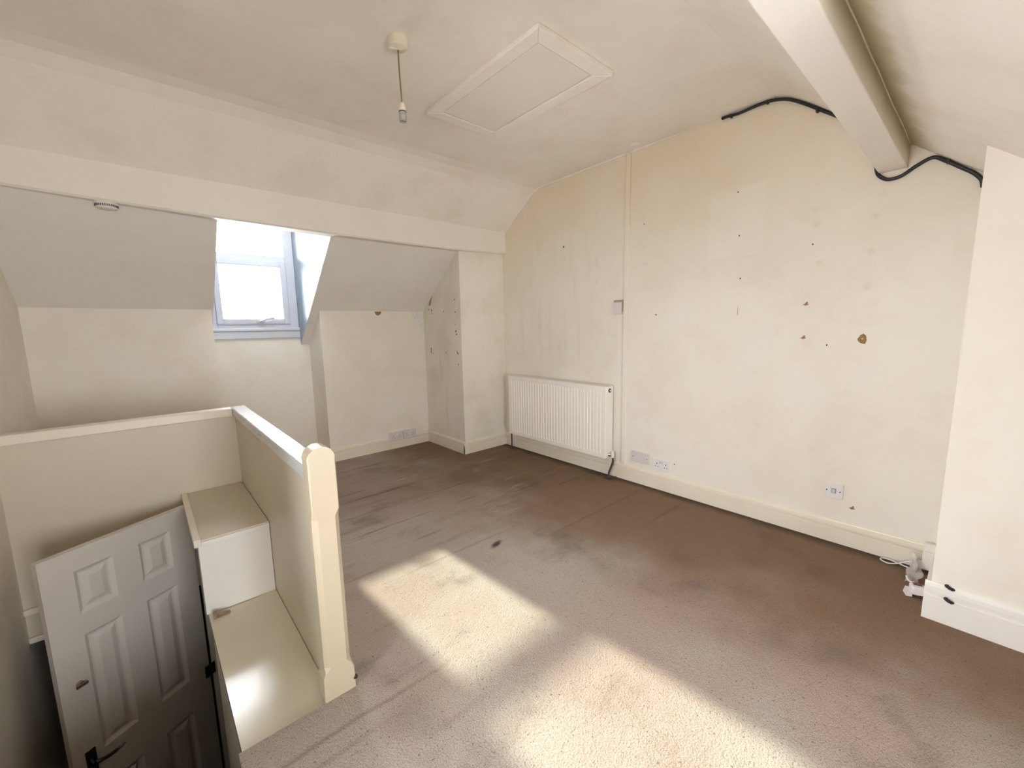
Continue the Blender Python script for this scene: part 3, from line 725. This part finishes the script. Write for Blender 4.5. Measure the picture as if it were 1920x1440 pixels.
knee_socket(-1.036, -.886, 'double socket on the knee wall, farther from the corner pier')
knee_socket(-.882, -.732, 'double socket on the knee wall, next to the corner pier')

# ------------------------------------------------------------------ things in the corner by the chimney breast
cd = empty('corner_conduit_cover', (-.03, .095, .06), 'white square conduit cover in the corner by the chimney breast', 'conduit')
MB().box(-.045, -.02, .062, .112, .022, .150, .002).build('upper_cover', M['beam'], cd)
MB().box(-.065, -.02, .062, .112, .022, .112, .003).build('cover', M['white'], cd)
crd = MB().tube(spline([(-.062, .108, .060), (-.062, .155, .040), (-.075, .20, .014), (-.085, .232, .006), (-.072, .262, .006), (-.050, .262, .008), (-.048, .225, .010), (-.075, .170, .012), (-.115, .132, .030)], 8), .0032, 8)
tag(crd.build('loose_cord', M['plastic']), 'thin white cord looped on the carpet against the skirting', 'cord')
bag = MB(); NB = 9
gu = []
for i in range(NB):
    for j in range(NB):
        u, v_ = i / (NB - 1), j / (NB - 1)
        fold = .014 * math.sin(9 * u + 3 * v_) + .010 * math.sin(13 * v_ - 4 * u) + random.uniform(-.004, .004)
        gu.append((-.105 - .115 * u + fold * .6, .105 + .052 * v_ + fold * .5, max(.003, .082 * (1 - u) ** 1.2 * (.55 + .45 * math.sin(math.pi * v_)) + abs(fold) + .003)))
fs_ = [(i * NB + j, (i + 1) * NB + j, (i + 1) * NB + j + 1, i * NB + j + 1) for i in range(NB - 1) for j in range(NB - 1)]
lo_ = [(x, y - .0004, max(.001, z - .0012)) for x, y, z in gu]
bag.add(gu, fs_, True); bag.add(lo_, [f_[::-1] for f_ in fs_], True)
tag(bag.build('plastic_wrapper', M['clear']), 'crumpled clear plastic wrapper in the corner by the plug', 'wrapper')
cb = MB().tube(spline([(-.238, .150, .040), (-.25, .147, .034), (-.262, .140, .031), (-.275, .130, .034)], 6), .0045, 8)
pg = empty('mains_plug', (-.33, .115, 0), 'white mains plug with a dark red rocker lying on the carpet', 'plug')
cb.build('lead', M['plastic'], pg)
pd = Vector((-.80, -.30, 0)).normalized(); ps = Vector((.30, -.80, 0)).normalized(); pc = Vector((-.325, .108, .0))
def plug_ring(f_, half, z0, z1, c=.006):
    b0 = pc + pd * f_
    return [(b0 + ps * (s_ * half) + Vector((0, 0, z)))[:] for s_, z in ((-1, z0 + c), (-.8, z0), (.8, z0), (1, z0 + c), (1, z1 - c), (.8, z1), (-.8, z1), (-1, z1 - c))]
p = MB(); p.rings([plug_ring(-.052, .007, .026, .040, .003), plug_ring(-.030, .009, .022, .044, .003), plug_ring(-.022, .020, .018, .050), plug_ring(0, .027, .016, .056), plug_ring(.028, .027, .016, .056), plug_ring(.036, .022, .020, .050)]); p.build('body', M['plastic'], pg, .002)
p = MB()
for s0, s1, z0, z1 in ((-.030, -.020, .002, .030),):
    b0 = pc
    p.rings([[(b0 + pd * -.014 + ps * s_ + Vector((0, 0, z)))[:] for s_, z in ((s0 - .012, z0), (s1, z0), (s1, z1), (s0 - .006, z1))], [(b0 + pd * .026 + ps * s_ + Vector((0, 0, z)))[:] for s_, z in ((s0 - .012, z0), (s1, z0), (s1, z1), (s0 - .006, z1))]])
p.build('pin_base', M['plastic'], pg)
p = MB(); p.rings([[(pc + pd * f_ + ps * s_ + Vector((0, 0, z)))[:] for s_, z in ((-.015, .0555), (.015, .0555), (.015, .0600), (-.015, .0600))] for f_ in (-.004, .016)]); p.build('rocker', M['red'], pg)
p = MB(); p.rings([[(pc + pd * f_ + ps * s_ + Vector((0, 0, z)))[:] for s_, z in ((-.015, .0555), (.015, .0555), (.015, .0585), (-.015, .0585))] for f_ in (.019, .029)]); p.build('window', M['pvc'], pg)
# two black cable stubs on the chimney breast skirting
def stub(y, z, label, x):
    m = MB().tube(spline([(x + .004, y + .012, z + .004), (x - .006, y + .004, z + .002), (x - .007, y - .006, z - .002), (x + .002, y - .014, z - .006)], 4), [.004, .006, .007, .007, .006, .007, .007, .006, .007, .007, .006, .005, .004], 8)
    tag(m.build('cable_stub', M['black']), label, 'cable stub')
stub(.006, .163, 'black cable stub poking out above the chimney breast skirting', -.487)
stub(.004, .112, 'black cable stub poking out of the chimney breast skirting moulding', -.500)

# ------------------------------------------------------------------ damage and nail holes in the plaster
def patch(name, parent, origin, ax1, ax2, outline, mat, lift=.0012):
    o = Vector(origin); a = Vector(ax1); b = Vector(ax2); n = a.cross(b).normalized()
    k = len(outline)
    outer = [(o + a * x + b * y)[:] for x, y in outline]
    inner = [(o + a * x * .86 + b * y * .86 + n * lift)[:] for x, y in outline]
    base = [(o + a * x + b * y - n * .002)[:] for x, y in outline]
    m = MB().rings([base, outer, inner], True); return m.build(name, mat, parent)
gy, gz = (0, -1, 0), (0, 0, 1)
po = patch('plaster_chip', wall_right, (-.0005, .436, 1.167), gy, gz, [(-.022, .0), (-.010, .022), (.002, .030), (.014, .018), (.018, -.006), (.012, -.026), (-.006, -.022), (-.018, -.010)], M['plaster'])
patch('plaster_chip_core', po, (-.0018, .437, 1.170), gy, gz, [(-.005, 0), (-.001, .005), (.005, .003), (.004, -.004), (-.002, -.005)], M['plasterlight'], .0006)
for (y, z, r) in ((1.107, 2.076, .004), (1.067, 1.545, .004), (.693, 1.697, .004), (2.552, 1.961, .008), (1.643, 1.337, .005), (1.087, 1.81, .004), (1.758, 2.007, .004), (.59, 1.133, .004), (1.46, .225, .004)):
    patch('nail_hole', wall_right, (-.0004, y, z), gy, gz, [(r * math.cos(q), r * math.sin(q) * 1.3) for q in (0, 1.05, 2.1, 3.14, 4.2, 5.2)], M['dark'], .0006)
for (y, z) in ((.704, 1.366), (.705, 1.174), (.412, .223)):
    patch('torn_mark', wall_right, (-.0004, y, z), gy, gz, [(-.018, -.006), (-.004, .004), (.004, .014), (.010, .010), (.008, .002), (.016, -.004), (.006, -.006), (-.002, -.010), (-.008, -.004)], M['plaster'], .0008)
patch('scratch', wall_right, (-.0004, 1.072, 1.345), gy, gz, [(-.0015, -.03), (.0015, -.03), (.0018, -.02), (.0008, .02), (0, .035), (-.0008, .02)], M['plaster'], .0006)
patch('plaster_chip', wall_back, (-1.069, YW - .0005, 1.438), (1, 0, 0), (0, 0, 1), [(-.034, .008), (-.030, -.012), (-.014, -.028), (.006, -.030), (.024, -.020), (.034, -.004), (.034, .008)], M['plaster'])
patch('filler_patch', wall_back, (-.60, YW - .0005, 1.37), (1, 0, 0), (0, 0, 1), [(-.10, .076), (.048, .076), (.048, -.13), (.020, -.12), (-.03, -.06), (-.07, -.01)], M['filler'], .002)
pp = (-.55 - .0005,)
patch('plaster_chip', pier, (-.5505, 3.955, 1.55), gy, gz, [(.055, .060), (.020, .030), (-.012, -.005), (-.022, -.035), (-.005, -.050), (.012, -.030), (.028, .010)], M['plaster'])
for (y, z, r) in ((3.985, 1.468, .007), (3.93, 1.458, .009), (3.925, 1.425, .006), (3.69, 1.437, .007), (3.485, 1.425, .007), (3.49, 1.545, .006), (3.487, 1.30, .005), (3.483, 1.235, .009), (3.475, 1.205, .008), (3.68, 1.02, .005), (3.46, .905, .006), (3.94, 1.00, .005)):
    patch('nail_hole', pier, (-.5504, y, z), gy, gz, [(r * math.cos(q), r * math.sin(q) * 1.4) for q in (0, 1.05, 2.1, 3.14, 4.2, 5.2)], M['dark'], .0006)
for (y, z, pts_) in ((3.975, 1.03, [(-.004, -.03), (.004, -.028), (.012, .0), (.010, .028), (-.002, .03), (.002, .0)]), (3.468, 1.02, [(-.018, .016), (-.008, .018), (.016, -.010), (.014, -.018), (.002, -.010)])):
    patch('torn_mark', pier, (-.5504, y, z), gy, gz, pts_, M['dark'], .0008)
lump = MB().lathe([(.045, -.004), (.034, .006), (.018, .011), (.004, .012)], (-.085, 1.79, 2.552), (0, 0, -1), 14)
lump.build('plaster_lump', M['ceil'], ceiling)
